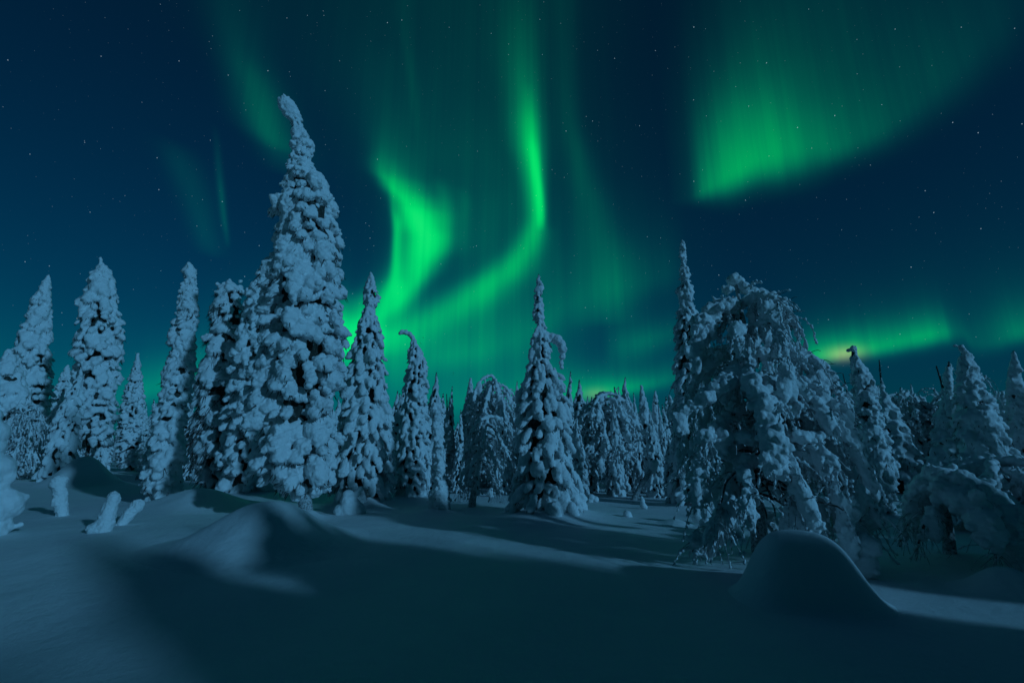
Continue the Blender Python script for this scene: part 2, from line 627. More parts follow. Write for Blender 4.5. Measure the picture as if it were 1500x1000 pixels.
def photo_spruce(name, foot, prof, label, seed, base_r=None, extra=(), skirt=(.22, 1.0), group=None, cat='spruce', **kw):
    """foot: pixel of the foot; prof: (y, left, right) outline in photo pixels from the top down; extra: snow knobs (x, y, radius)"""
    rng = np.random.default_rng(seed)
    B = gpt(*foot)
    root = tag(empty(name, B), label, cat, group)
    KIDS[root.name] = []
    q = mpp(B)
    ys = np.array([p[0] for p in prof], float)
    yy = np.linspace(ys[0], ys[-1], 60)
    xl = np.interp(yy, ys, [p[1] for p in prof]); xr = np.interp(yy, ys, [p[2] for p in prof])
    C, R = [], []
    for y, a, b in zip(yy, xl, xr):
        pa, pb = on_plane(B, a, y), on_plane(B, b, y)
        C.append((pa + pb) / 2 - B); R.append(np.linalg.norm(pb - pa) / 2)
    R = np.array(R)
    R = R * np.interp(R, [0, .15, .5], [.72, .8, 1.0])
    ex = []
    for e in extra:
        p = on_plane(B, e[0], e[1]); p2 = on_plane(B, e[0] + e[2], e[1])
        ex.append((p - B, np.linalg.norm(p2 - p)))
    d = math.hypot(B[0], B[1])
    kw.setdefault('voxel', float(np.clip(d * .0018, .016, .07)))
    spruce_parts(root, None, np.array(C), np.array(R), rng, extra=ex, **kw)
    if skirt:
        BUMPS.append((B[0], B[1], skirt[0], skirt[1] * max(R[-1], .3)))
    return root


HEAVY = dict(k=.30, smin=.07, smax=.23, elong=1.3, droop=.8, kids=9, disp=((.15, .10), (.05, .04)), twig=12, twig_len=.35, gap=.18, big=.2)
DROOP = dict(inset=.3, k=.22, smin=.06, smax=.145, elong=1.95, droop=1.05, kids=5, disp=((.08, .05), (.03, .02)), twig=12, twig_len=.4, gap=.2, dens=.92)
FEATHER = dict(k=.26, smin=.05, smax=.13, elong=2.3, droop=.5, kids=4, disp=((.06, .03),), twig=12, twig_len=.9, gap=.25)

hero = photo_spruce('spruce_tree', (452, 758),
    [(147, 414, 428), (157, 411, 436), (174, 421, 441), (187, 430, 445), (206, 425, 459), (217, 436, 461), (228, 425, 455), (246, 420, 461), (266, 417, 466),
     (272, 418, 480), (293, 412, 490), (307, 405, 491), (336, 403, 494), (372, 401, 496), (401, 392, 497), (430, 388, 498), (462, 386, 499), (500, 384, 503),
     (530, 376, 497), (572, 372, 491), (600, 368, 490), (640, 372, 494), (680, 374, 490), (700, 388, 484), (714, 410, 474)],
    'tallest spruce, its lumpy snow column ending in a bent bulbous tip', 11,
    extra=[(419, 154, 13), (425, 163, 13), (433, 172, 10), (436, 196, 11), (450, 214, 11), (432, 212, 9), (452, 276, 16), (470, 290, 13), (497, 472, 7), (500, 486, 4), (438, 722, 14), (462, 718, 12)], trunk_r=.17, trunk_mat=RIME, skirt=(.25, .55), **HEAVY)
photo_spruce('spruce_tree', (385, 719),
    [(409, 374, 392), (425, 362, 400), (460, 356, 402), (500, 345, 400), (540, 338, 400), (580, 334, 402), (620, 330, 405), (660, 322, 405), (716, 322, 400)],
    'round topped snowy spruce pressed against the left side of the tallest spruce', 12, skirt=(.2, .8), **HEAVY)
pron = photo_spruce('spruce_tree', (335, 717),
    [(414, 330, 340), (422, 318, 355), (440, 313, 355), (470, 308, 360), (500, 303, 362), (540, 294, 362), (580, 288, 362), (620, 283, 360), (660, 285, 360), (714, 297, 354)],
    'dark spruce with three snowy prongs at its top and bare sweeping lower branches', 13,
    extra=[(322, 419, 4), (318, 416, 3.5), (337, 416, 4), (337, 410, 3), (352, 420, 4), (352, 412, 3.5)], skirt=(.2, .8), **{**HEAVY, 'gap': .38, 'twig': 16, 'twig_len': 1.5})
def bare_boughs():
    rng = np.random.default_rng(99)
    B = np.array(pron.location)
    tips = [(268, 640), (262, 662), (270, 690), (280, 705), (266, 676), (285, 650), (276, 618), (290, 690), (300, 712), (274, 655), (262, 650), (282, 676), (296, 660)]
    for (x, y) in tips:
        for q in range(4):
            mb = MB()
            dz = rng.uniform(-.6, 1.6)
            a = on_plane(B, 325 + rng.normal(0, 8), y - rng.uniform(45, 80), dz * .3) - B
            b = on_plane(B, x + rng.normal(0, 10), y + rng.normal(0, 10), dz) - B
            t = np.linspace(0, 1, 8)[:, None]
            P = a + (b - a) * t + np.array([0, 0, .28]) * np.sin(t * math.pi) + rng.normal(0, .02, (8, 3))
            mb.tube(P, np.linspace(.035, .012, 8), 4)
            KIDS[pron.name].append(link('bough', mb.mesh('bough'), BARK, pron))


bare_boughs()
photo_spruce('spruce_tree', (240, 736),
    [(389, 270, 285), (396, 265, 289), (410, 268, 289), (420, 263, 290), (450, 259, 291), (480, 251, 289), (500, 246, 286), (525, 247, 288), (550, 241, 285), (575, 236, 280), (600, 228, 275), (650, 218, 272), (690, 209, 270), (732, 212, 262)],
    'slim lumpy spruce with a knobbed top, nearest to the left of the dark three-pronged one', 14, skirt=(.2, .9), **HEAVY)
photo_spruce('spruce_tree', (120, 702),
    [(376, 145, 149), (388, 143, 153), (393, 140, 163), (405, 133, 165), (430, 122, 172), (455, 117, 174), (480, 113, 180), (510, 111, 178), (530, 109, 176), (580, 108, 170), (620, 101, 166), (655, 98, 160)],
    'broad snowy spruce rising from a smooth snow pile, its tip a thin spike', 15, skirt=(.35, .9), **HEAVY)
photo_spruce('spruce_tree', (42, 697),
    [(403, 68, 75), (415, 60, 75), (440, 47, 76), (470, 37, 74), (500, 26, 74), (530, 16, 76), (560, 10, 76), (600, 6, 76), (640, 10, 72), (680, 20, 64), (694, 24, 60)],
    'leaning snowy spruce at the left edge, its lower boughs feathery', 16, skirt=(.2, .9), **HEAVY)
photo_spruce('spruce_tree', (8, 705),
    [(512, 8, 18), (530, -2, 28), (560, -16, 40), (600, -28, 46), (640, -34, 48), (690, -34, 46)],
    'blunt snow-laden spruce half cut off by the left edge', 17, skirt=(.2, .9), **HEAVY)
photo_spruce('spruce_tree', (88, 686),
    [(535, 96, 102), (560, 84, 108), (600, 74, 110), (640, 68, 108), (682, 66, 104)],
    'shaded dark spruce tucked behind the broad spruce on the snow pile', 18, skirt=(.1, .9), **{**DROOP, 'gap': .4})
photo_spruce('spruce_tree', (195, 690),
    [(517, 200, 204), (535, 195, 207), (560, 186, 208), (590, 180, 212), (620, 175, 213), (650, 172, 212), (684, 174, 210)],
    'small feathery spruce with a sharp tip in the gap left of the slim lumpy spruce', 19, skirt=(.1, .9), **FEATHER)
photo_spruce('spruce_tree', (528, 738),
    [(399, 541, 545), (415, 536, 551), (430, 531, 555), (443, 533, 555), (450, 533, 549), (480, 523, 557), (520, 515, 560), (560, 508, 563), (600, 501, 567), (650, 495, 571), (700, 488, 570), (732, 484, 566)],
    'pointed slender spruce standing just right of the tallest one', 20, skirt=(.3, 1.0), extra=[(556, 436, 3)], **DROOP)
photo_spruce('spruce_tree', (605, 728),
    [(500, 601, 609), (510, 599, 618), (530, 597, 624), (560, 594, 626), (620, 588, 626), (680, 581, 625), (726, 580, 628)],
    'spruce whose thin tip hooks over to the left', 21, extra=[(607, 500, 4), (604, 494, 4), (600, 489, 4), (594, 487, 4), (589, 486, 4), (586, 488, 3)], skirt=(.25, 1.0), **DROOP)
photo_spruce('spruce_tree', (642, 748),
    [(590, 633, 639), (605, 630, 646), (640, 632, 650), (680, 633, 652), (712, 633, 655), (722, 629, 659), (745, 626, 662)],
    'thin snow column of a young spruce beside the hook-tipped spruce', 22, skirt=(.15, 1.2), **{**HEAVY, 'smax': .16, 'k': .6, 'gap': 0, 'core': .5, 'twig': 6})
photo_spruce('spruce_tree', (805, 756),
    [(403, 787, 792), (420, 785, 795), (432, 783, 795), (446, 782, 797), (458, 780, 798), (470, 785, 798), (482, 784, 803), (495, 778, 806), (520, 775, 806), (535, 774, 804), (545, 769, 815), (570, 765, 827), (600, 762, 828),
     (640, 761, 832), (680, 761, 842), (720, 758, 850), (752, 752, 856)],
    'central spruce shaped like a bell with a long thin spire and one drooping arm', 23, base_r=1, extra=[(800, 492, 7), (808, 494, 7), (816, 497, 8), (822, 504, 7), (824, 512, 7), (824, 522, 5), (822, 532, 4), (823, 538, 3)],
    skirt=(.35, 1.15), **DROOP)
photo_spruce('spruce_tree', (1012, 742),
    [(352, 997, 1002), (362, 993, 1006), (380, 994, 1008), (388, 997, 1006), (400, 993, 1013), (412, 997, 1011), (425, 991, 1018), (440, 996, 1014), (460, 991, 1022), (490, 988, 1026), (515, 990, 1030), (540, 988, 1030), (600, 988, 1040), (680, 985, 1045), (735, 985, 1045)],
    'tall narrow spruce with a ragged pointed spire behind the gnarled tree', 24, skirt=(.2, 1.0), **{**DROOP, 'smax': .2, 'gap': .25})
photo_spruce('spruce_tree', (1292, 755),
    [(507, 1247, 1256), (516, 1243, 1258), (530, 1244, 1262), (545, 1243, 1275), (570, 1245, 1288), (600, 1250, 1290), (620, 1255, 1298), (650, 1260, 1306), (680, 1265, 1314), (720, 1270, 1314), (750, 1275, 1312)],
    'stout spruce with a knob tip just right of the gnarled tree', 25, extra=[(1249, 511, 5), (1243, 513, 4)], skirt=(.2, 1.0), **HEAVY)
photo_spruce('spruce_tree', (1452, 735),
    [(508, 1404, 1414), (520, 1402, 1424), (545, 1398, 1436), (570, 1397, 1447), (600, 1400, 1460), (640, 1404, 1478), (680, 1408, 1496), (725, 1415, 1500)],
    'wide snowy spruce at the right with a torn twiggy top', 26, skirt=(.2, 1.0), extra=[(1398, 506, 3), (1406, 508, 3)], **HEAVY)
photo_spruce('spruce_tree', (1410, 730),
    [(530, 1387, 1393), (550, 1380, 1398), (585, 1380, 1402), (620, 1385, 1412), (680, 1392, 1425), (722, 1395, 1430)],
    'dark narrow spruce standing against the left flank of the wide right-hand spruce', 27, skirt=(.1, 1.0), **DROOP)
photo_spruce('spruce_tree', (1530, 735),
    [(514, 1482, 1488), (530, 1476, 1494), (560, 1472, 1500), (590, 1472, 1508), (640, 1480, 1530), (725, 1495, 1560)],
    'dark pointed spruce cut off by the right edge', 28, skirt=(.1, 1.0), **DROOP)


# ------------------------------------------------------------------ bowed trees with hanging twigs
def grow(p, d, L, step, sag, rng, zmin, wob=.12):
    pts = [np.array(p, float)]
    d = np.array(d, float); d /= np.linalg.norm(d)
    n = max(3, int(L / step))
    for _ in range(n):
        d = d + np.array([0, 0, -sag * step]) + rng.normal(0, wob * math.sqrt(step), 3)
        d /= np.linalg.norm(d)
        q = pts[-1] + d * step
        if q[2] < zmin:
            break
        pts.append(q)
    return np.array(pts)


def bowed_parts(root, spine, limbs, rng, twigs=16, tl=(.4, 1.1), bead=(.02, .05), bead_gap=.09, twig_r=.008, limb_r=.045, load=1.0, voxel=.03, trunk_r=.14, zmin=.05, bead_p=.8, pads=(), tongues=0, tsize=.09, wild=.6):
    """spine: trunk points; limbs: arrays of points; everything relative to root"""
    tb = MB()
    tb.tube(spine, np.linspace(trunk_r, .03, len(spine)), 10)
    K = KIDS.setdefault(root.name, [])
    K.append(link('trunk', tb.mesh('trunk'), RIME, root))
    sn, tw = MB(), MB()
    bc, br = [], []
    for Lp in limbs:
        if len(Lp) < 3:
            continue
        n = len(Lp)
        rr = np.linspace(limb_r, .012, n)
        lb = MB(); lb.tube(Lp, rr, 6)
        K.append(link('branch', lb.mesh('branch'), BARK, root))
        seg = np.linalg.norm(np.diff(Lp, axis=0), axis=1).sum()
        # snow lying along the limb
        m_ = int(seg / .05)
        for i in range(m_):
            f = (i + .5) / m_
            j = f * (n - 1); a = int(j); q = Lp[a] + (Lp[min(a + 1, n - 1)] - Lp[a]) * (j - a)
            s = load * rng.uniform(.035, .085) * (1.2 - .5 * f)
            bc.append(q + np.array([rng.normal(0, .02), rng.normal(0, .02), s * .5])); br.append(s)
        # boughs weighed down: tongues of snow under the limb
        for i in range(tongues):
            j = rng.uniform(.15, 1) * (n - 1); a = min(int(j), n - 2)
            q = Lp[a] + (Lp[a + 1] - Lp[a]) * (j - a)
            w = tsize * rng.uniform(.6, 1.4); ln = w * rng.uniform(2.0, 3.6)
            ax = np.array([rng.normal(0, .22), rng.normal(0, .22), -1.]); ax /= np.linalg.norm(ax)
            u = np.cross(ax, [1., 0, 0]); u /= np.linalg.norm(u); v = np.cross(ax, u)
            c = q + ax * ln * .8
            if c[2] - ln < zmin:
                continue
            M_ = np.stack([u * w, v * w, ax * ln], 1)
            sn.balls([c], [M_], 2)
            for _ in range(9):
                d = rng.normal(size=3); d /= np.linalg.norm(d)
                bc.append(c + M_ @ d * rng.uniform(.8, 1.05)); br.append(w * rng.uniform(.25, .6))
        # hanging twigs
        for i in range(twigs):
            f = rng.uniform(.12, 1)
            j = f * (n - 1); a = min(int(j), n - 2)
            q = Lp[a] + (Lp[a + 1] - Lp[a]) * (j - a)
            d = (Lp[a + 1] - Lp[a]); d = d / np.linalg.norm(d) * .5 + rng.normal(0, wild, 3) - np.array([0, 0, .3])
            P = grow(q, d, rng.uniform(*tl), .09, 2.6, rng, zmin, .3)
            if len(P) < 3:
                continue
            tw.tube(P, np.linspace(twig_r, twig_r * .5, len(P)), 3)
            ln = np.linalg.norm(np.diff(P, axis=0), axis=1).sum()
            mm = int(ln / bead_gap)
            for b in range(mm):
                if rng.random() > bead_p:
                    continue
                g = (b + .5) / mm * (len(P) - 1); a2 = min(int(g), len(P) - 2)
                w = P[a2] + (P[a2 + 1] - P[a2]) * (g - a2)
                s = rng.uniform(*bead)
                bc.append(w + rng.normal(0, s * .4, 3)); br.append(s)
    for (p, s) in pads:
        e = np.diag([s * .85, s * .85, s * .72])
        sn.balls([p], [e], 2)
        for _ in range(16):
            d = rng.normal(size=3); d /= np.linalg.norm(d)
            bc.append(p + e @ d * rng.uniform(.8, 1.15)); br.append(s * rng.uniform(.14, .42))
    sn.spheres(bc, br, 1)
    K.append(link('snow_load', fuse(sn, 'snow_load', voxel, 1, ((.08, .03),)), SNOW, root))
    K.append(link('crown', tw.mesh('crown'), FROST, root, False))


def dome_limbs(top, spread, n, rng, low=.35, sag=1.1, zmin=.2, up=.6):
    """limbs that leave the upper trunk and bow over to hang down"""
    out = []
    H = top[2]
    for i in range(n):
        a = i * 2.39996 + rng.uniform(-.3, .3)
        f = low + (1 - low) * ((i + .5) / n)
        p = np.array([top[0] * f, top[1] * f, H * f])
        L = spread * rng.uniform(.8, 1.25) + H * .25 * rng.uniform(.5, 1)
        out.append(grow(p, (math.cos(a), math.sin(a), up * rng.uniform(.4, 1.2)), L, .12, sag / spread * rng.uniform(.8, 1.3), rng, zmin))
    return out


def photo_bowed(name, foot, top, half, label, seed, n=26, cat='bowed tree', **kw):
    rng = np.random.default_rng(seed)
    B = gpt(*foot)
    root = tag(empty(name, B), label, cat)
    q = mpp(B)
    T = on_plane(B, *top) - B
    spread = half * q
    T = T * .93
    sp = np.array([[0, 0, -.3], [0, 0, .2], T * .35, T * .7, T])
    lk = {k: kw.pop(k) for k in ('low', 'sag', 'up') if k in kw}
    d = math.hypot(B[0], B[1])
    kw.setdefault('voxel', float(np.clip(d * .0018, .018, .06)))
    s = d / 16.
    bowed_parts(root, sp, dome_limbs(T, spread, n, rng, **{'up': .3, **lk}), rng, **{**dict(bead=(.02 * s, .05 * s), bead_gap=.07 * s, twig_r=.008 * s, tl=(.35 * s, 1.0 * s)), **kw})
    return root


photo_bowed('bowed_tree', (692, 742), (716, 600), 28, 'shaded bowed tree with bare drooping twigs left of the bell shaped spruce', 40, n=22, bead_p=.35)
photo_bowed('bowed_tree', (722, 716), (722, 538), 30, 'dome topped frosted tree behind the shaded bowed one, twigs hanging to the ground', 41, n=34, bead_p=.9, tongues=3, tsize=.09)
photo_bowed('bowed_tree', (893, 724), (886, 563), 33, 'frosted weeping tree with a rounded top right of the bell shaped spruce', 42, n=36, bead_p=.85, tongues=2, tsize=.09)
photo_bowed('bowed_tree', (1365, 715), (1362, 585), 38, 'hazy thicket-like frosted tree between the two right-hand spruces', 43, n=40, bead_p=.7, up=1.5, sag=.6)


# the big gnarled tree at the right, limb by limb
def gnarled():
    rng = np.random.default_rng(50)
    B = gpt(1112, 824)
    root = tag(empty('gnarled_tree', B), 'big gnarled tree with thick snow on its drooping arms, behind the dark round mound', 'tree')
    P = lambda x, y, dz=0: on_plane(B, x, y, dz) - B
    spine = np.array([[0, 0, -.3], P(1112, 800), P(1104, 690), P(1098, 620), P(1104, 560), P(1092, 490), P(1078, 415)])
    def smooth(pts, k=6):
        pts = np.array(pts); n = len(pts)
        t = np.linspace(0, n - 1, (n - 1) * k + 1)
        from_ = np.stack([np.interp(t, np.arange(n), pts[:, i]) for i in range(3)], 1)
        for _ in range(3):
            from_[1:-1] = .25 * from_[:-2] + .5 * from_[1:-1] + .25 * from_[2:]
        return from_
    more = []
    limbs = [
        smooth([P(1090, 490), P(1065, 448, .2), P(1042, 456, .35), P(1024, 476, .45), P(1018, 505, .5)]),
        smooth([P(1100, 560), P(1078, 545, .4), P(1052, 560, .7), P(1020, 590, .8), P(985, 610, .9)]),
        smooth([P(1100, 560), P(1092, 540, .5), P(1108, 570, .8), P(1128, 605, .9), P(1134, 650, 1.), P(1138, 690, 1.)]),
        smooth([P(1100, 540), P(1132, 506, .0), P(1172, 518, .0), P(1204, 536, .1), P(1228, 572, .1), P(1242, 610, .1)]),
        smooth([P(1086, 450), P(1100, 428, -.2), P(1130, 432, -.3), P(1152, 450, -.3), P(1162, 475, -.3)]),
        smooth([P(1100, 600), P(1150, 560, .3), P(1200, 590, .4), P(1245, 640, .4), P(1275, 700, .4)]),
        smooth([P(1100, 620), P(1150, 610, -.4), P(1210, 650, -.6), P(1255, 710, -.6), P(1270, 760, -.6)]),
        smooth([P(1090, 500), P(1120, 470, .5), P(1145, 480, .6), P(1150, 520, .7), P(1150, 560, .7)]),
        smooth([P(1100, 640), P(1060, 610, .6), P(1030, 640, .9), P(1020, 700, 1.), P(1016, 740, 1.)]),
        smooth([P(1104, 690), P(1080, 690, .6), P(1060, 730, .9), P(1046, 775, 1.)]),
        smooth([P(1104, 690), P(1140, 660, .7), P(1170, 700, 1.), P(1190, 760, 1.)]),
        smooth([P(1095, 520), P(1050, 510, -.5), P(1015, 540, -.8), P(1005, 600, -.8), P(1003, 660, -.8)]),
        smooth([P(1104, 660), P(1140, 640, .6), P(1160, 690, .8), P(1165, 750, .8)]),
        smooth([P(1100, 600), P(1060, 580, -.9), P(1030, 620, -1.3), P(1020, 690, -1.3)]),
        smooth([P(1100, 560), P(1150, 540, -.9), P(1190, 590, -1.3), P(1210, 670, -1.3)]),
    ]
    for (a_, b_, c_, dz) in [((1180, 612), (1250, 690), (1290, 775), .1), ((1185, 660), (1240, 730), (1262, 790), -.5), ((1165, 560), (1225, 615), (1268, 690), -.3), ((1150, 540), (1215, 580), (1258, 650), .3), ((1160, 640), (1215, 690), (1238, 770), .5)]:
        limbs.append(smooth([P(1102, 600), P(*a_, dz * .5), P(*b_, dz), P(*c_, dz)]))
    for i in range(21):
        f = .22 + .7 * i / 20
        j = f * 6; a = min(int(j), 5)
        p = spine[a] + (spine[a + 1] - spine[a]) * (j - a)
        az = i * 2.4 + 1
        L = 1.75 - .95 * f
        g_ = grow(p, (math.cos(az), math.sin(az) * .8, .25), L * rng.uniform(.8, 1.2), .12, .9, rng, .15)
        limbs.append(g_)
        for h_ in rng.integers(2, max(3, len(g_)), 3):
            if h_ < len(g_):
                more.append((g_[h_] + np.array([0, 0, .06]), rng.uniform(.09, .2)))
    q = mpp(B)
    pads = more + [(P(1075, 410), 12 * q), (P(1066, 424, .1), 9 * q), (P(1090, 420), 10 * q)]
    for (x, y, r, dz) in [(1060, 447, 14, .3), (1045, 455, 15, .35), (1030, 468, 13, .45), (1020, 482, 10, .45), (1020, 500, 8, .45), (1072, 446, 12, .2),
                          (1090, 548, 14, .5), (1078, 548, 15, .5), (1066, 560, 16, .65), (1052, 570, 15, .7), (1036, 582, 14, .8), (1020, 592, 12, .8), (1004, 601, 10, .85), (990, 608, 7, .9),
                          (1100, 556, 15, .8), (1110, 575, 15, .85), (1120, 595, 16, .9), (1126, 615, 16, .9), (1130, 636, 17, 1.), (1132, 656, 17, 1.), (1130, 676, 16, 1.), (1136, 690, 12, 1.),
                          (1140, 515, 8, .05), (1160, 514, 8, 0), (1180, 521, 8, .05), (1200, 533, 8, .1), (1216, 552, 7, .1), (1126, 452, 12, .5), (1134, 462, 10, .5), (1094, 528, 10, .2),
                          (1145, 590, 13, .5), (1160, 600, 12, .5), (1175, 640, 12, .7), (1060, 640, 14, .8), (1050, 660, 13, .8), (1035, 690, 11, .9), (1090, 640, 12, .8), (1215, 690, 11, .4), (1240, 735, 11, .4), (1250, 750, 10, .4)]:
        pads.append((P(x, y, dz), r * q))
    bowed_parts(root, spine, limbs, rng, twigs=40, tl=(.18, .75), bead=(.011, .030), bead_gap=.032, twig_r=.010, limb_r=.045, load=1.0, voxel=.015, trunk_r=.13, bead_p=.85, tongues=4, tsize=.085, wild=.45, pads=pads)
    # bare dark twigs: a spray at the upper right, crooked boughs low on the left
    for Lp in (limbs[4], limbs[3]):
        mb = MB()
        for i in range(len(Lp) // 3, len(Lp)):
            for _ in range(4):
                g_ = grow(Lp[i], rng.normal(0, .7, 3) + np.array([.3, 0, -.3]), rng.uniform(.16, .36), .05, 3.0, rng, .3, .9)
                mb.tube(g_, np.linspace(.009, .004, len(g_)), 3)
        KIDS[root.name].append(link('twigs', mb.mesh('twigs'), BARK, root))
    for i in range(16):
        a0 = P(1100 + rng.uniform(-12, 12), rng.uniform(660, 730), .3)
        g_ = grow(a0, (rng.uniform(-1.2, .8), -.6, .25), rng.uniform(.8, 1.3), .08, 1.9, rng, .04, .7)
        mb = MB()
        mb.tube(g_, np.linspace(.032, .010, len(g_)), 5)
        KIDS[root.name].append(link('bough', mb.mesh('bough'), BARK, root))
    BUMPS.append((B[0], B[1], .15, .9))


gnarled()


def arch_tree():
    rng = np.random.default_rng(60)
    B = gpt(1392, 822)
    root = tag(empty('arched_tree', B), 'tree bent to the ground under a thick snow hood, its trunk bare beneath the arch', 'tree')
    P = lambda x, y, dz=0: on_plane(B, x, y, dz) - B
    spine = np.array([[0, 0, -.3], P(1392, 815), P(1388, 770), P(1382, 735), P(1390, 715), P(1410, 708)])
    def sm(pts, k=6):
        pts = np.array(pts); n = len(pts); t = np.linspace(0, n - 1, (n - 1) * k + 1)
        o = np.stack([np.interp(t, np.arange(n), pts[:, i]) for i in range(3)], 1)
        for _ in range(3):
            o[1:-1] = .25 * o[:-2] + .5 * o[1:-1] + .25 * o[2:]
        return o
    limbs = [sm([P(1388, 720), P(1360, 715, .2), P(1336, 740, .3), P(1326, 790, .3)]),
             sm([P(1388, 720), P(1420, 705, .1), P(1460, 735, .2), P(1490, 790, .3), P(1510, 835, .3)]),
             sm([P(1388, 720), P(1430, 715, .5), P(1450, 760, .8), P(1462, 815, .8)]),
             sm([P(1388, 725), P(1350, 735, -.3), P(1325, 760, -.4), P(1318, 800, -.4)]),
             sm([P(1388, 720), P(1420, 720, -.4), P(1480, 740, -.6), P(1530, 800, -.6)]),
             sm([P(1388, 725), P(1372, 740, .5), P(1352, 770, .7), P(1342, 810, .7)])]
    q = mpp(B)
    pads = []
    for (x, y, r, dz) in [(1370, 702, 16, .1), (1380, 700, 18, .15), (1395, 708, 19, .2), (1412, 714, 20, .2), (1430, 722, 20, .2), (1446, 736, 20, .2), (1460, 752, 19, .25), (1472, 772, 18, .3), (1484, 792, 17, .3), (1494, 812, 15, .3), (1504, 830, 14, .3),
                          (1354, 712, 14, .2), (1342, 728, 12, .25), (1334, 748, 9, .3), (1405, 730, 18, .5), (1425, 742, 18, .6), (1440, 764, 17, .8), (1450, 786, 15, .8), (1390, 720, 16, .4), (1420, 722, 18, -.3), (1460, 735, 18, -.5), (1495, 762, 18, -.6), (1366, 722, 12, -.2)]:
        pads.append((P(x, y, dz), r * q))
    bowed_parts(root, spine, limbs, rng, twigs=34, tl=(.25, .7), bead=(.010, .024), bead_gap=.05, twig_r=.006, limb_r=.035, load=.8, voxel=.016, trunk_r=.10, bead_p=.55, tongues=9, tsize=.07, pads=pads)
    BUMPS.append((B[0], B[1], .12, .6))


arch_tree()
photo_bowed('bowed_tree', (1470, 778), (1452, 668), 62, 'low rounded tree under feathery snow behind the arched tree', 61, n=46, bead_p=.95, load=1.3, low=.3, tongues=5, tsize=.07)


# ------------------------------------------------------------------ small snow shapes
def snow_blob(name, foot, knobs, label, cat, seed, voxel=.02, disp=((.2, .05), (.05, .012)), bark=None, smooth=3):
    """knobs: (x, y, radius in photo pixels, metres nearer) melted together"""
    rng = np.random.default_rng(seed)
    B = gpt(*foot)
    mb = MB()
    for kb in knobs:
        x, y, r = kb[:3]; dz = kb[3] if len(kb) > 3 else 0
        p = on_plane(B, x, y, dz); p2 = on_plane(B, x + r, y, dz)
        mb.spheres([p - B], [np.linalg.norm(p2 - p)], 2)
    me = fuse(mb, name, voxel, smooth, disp)
    o = link(name, me, bark or SNOW)
    o.location = B
    return tag(o, label, cat)


line = lambda a, b, n, r0, r1: [(a[0] + (b[0] - a[0]) * i / (n - 1), a[1] + (b[1] - a[1]) * i / (n - 1), r0 + (r1 - r0) * i / (n - 1)) for i in range(n)]
snow_blob('snowy_stump', (91, 755), line((92, 760), (86, 704), 14, 10.5, 12) + [(83, 708, 13), (90, 703, 11), (84, 735, 11)], 'upright snow-caked stump, leftmost of the three short stumps', 'stump', 70, disp=((.2, .06), (.06, .05), (.03, .02)))
snow_blob('snowy_stump', (152, 778), line((148, 782), (166, 728), 14, 16, 11) + [(138, 775, 13), (156, 766, 14), (166, 732, 12)], 'snow-caked stump leaning right, middle one of the three short stumps', 'stump', 71, disp=((.2, .06), (.06, .05), (.03, .02)))
snow_blob('snowy_stump', (180, 768), line((176, 770), (202, 738), 12, 9, 10) + [(199, 744, 10), (188, 752, 10)], 'small slanting snow-caked stump, rightmost of the three short stumps', 'stump', 72, disp=((.2, .06), (.06, .05), (.03, .02)))
snow_blob('snow_laden_sapling', (-5, 782),
    [(-16, 610, 22), (-10, 634, 28), (-22, 640, 34), (-12, 655, 24), (-4, 686, 30), (-20, 690, 40), (4, 698, 22), (-10, 715, 26), (6, 738, 32), (-14, 745, 40), (28, 730, 13), (38, 727, 6), (22, 745, 16), (-4, 765, 24), (10, 772, 12), (-20, 780, 36), (30, 768, 6), (22, 771, 5)],
    'stacked smooth snow lumps of a buried sapling at the left edge', 'buried sapling', 73, voxel=.025, disp=((.3, .06), (.06, .012)))
snow_blob('snow_boulder', (1262, 846),
    [(1248, 800, 20), (1262, 796, 20), (1276, 800, 17), (1284, 806, 10), (1262, 815, 20), (1270, 822, 16), (1268, 835, 17), (1282, 828, 8), (1276, 842, 10), (1236, 800, 12), (1285, 838, 6, .1), (1260, 842, 12)],
    'knobbly snow lump like a hanging head right of the dark round mound', 'snow lump', 74, voxel=.018, disp=((.2, .06), (.05, .015)))
snow_blob('snow_cone', (512, 752), [(512, 744, 17), (511, 734, 14), (510, 725, 9), (524, 722, 5), (528, 716, 5), (500, 748, 12), (524, 748, 13)], 'small snow cone with a side horn at the foot of the pointed slender spruce', 'snow mound', 75)
snow_blob('snow_lump', (1022, 768), [(1022, 758, 9), (1020, 748, 9), (1022, 744, 8)], 'small upright snow lump left of the gnarled tree', 'snow lump', 76)
snow_blob('snow_lump', (1035, 778), [(1035, 768, 11), (1034, 752, 9), (1032, 744, 8), (1040, 772, 9)], 'taller snow lump beside the gnarled tree, in front of another', 'snow lump', 77)
snow_blob('snow_lump', (1062, 785), [(1064, 770, 17), (1062, 780, 16), (1078, 778, 10)], 'bright round snow lump under the gnarled tree', 'snow lump', 78)
snow_blob('snow_lump', (866, 735), [(866, 729, 6), (872, 731, 5), (864, 733, 6)], 'tiny round snow lump on the flat right of the bell shaped spruce', 'snow lump', 79)
snow_blob('snow_lump', (942, 745), [(942, 740, 5), (941, 733, 4), (945, 742, 4), (940, 728, 2.5)], 'small ragged snow tuft standing on the flat under the weeping tree', 'snow lump', 80)
snow_blob('snow_lump', (920, 757), [(919, 754, 7), (921, 756, 6)], 'low snow lump on the flat in front of the small ragged tuft', 'snow lump', 81)
snow_blob('snow_lump', (718, 727), [(718, 722, 5), (720, 726, 6), (719, 717, 3.5)], 'small snow cone behind the shaded bowed tree', 'snow lump', 82)


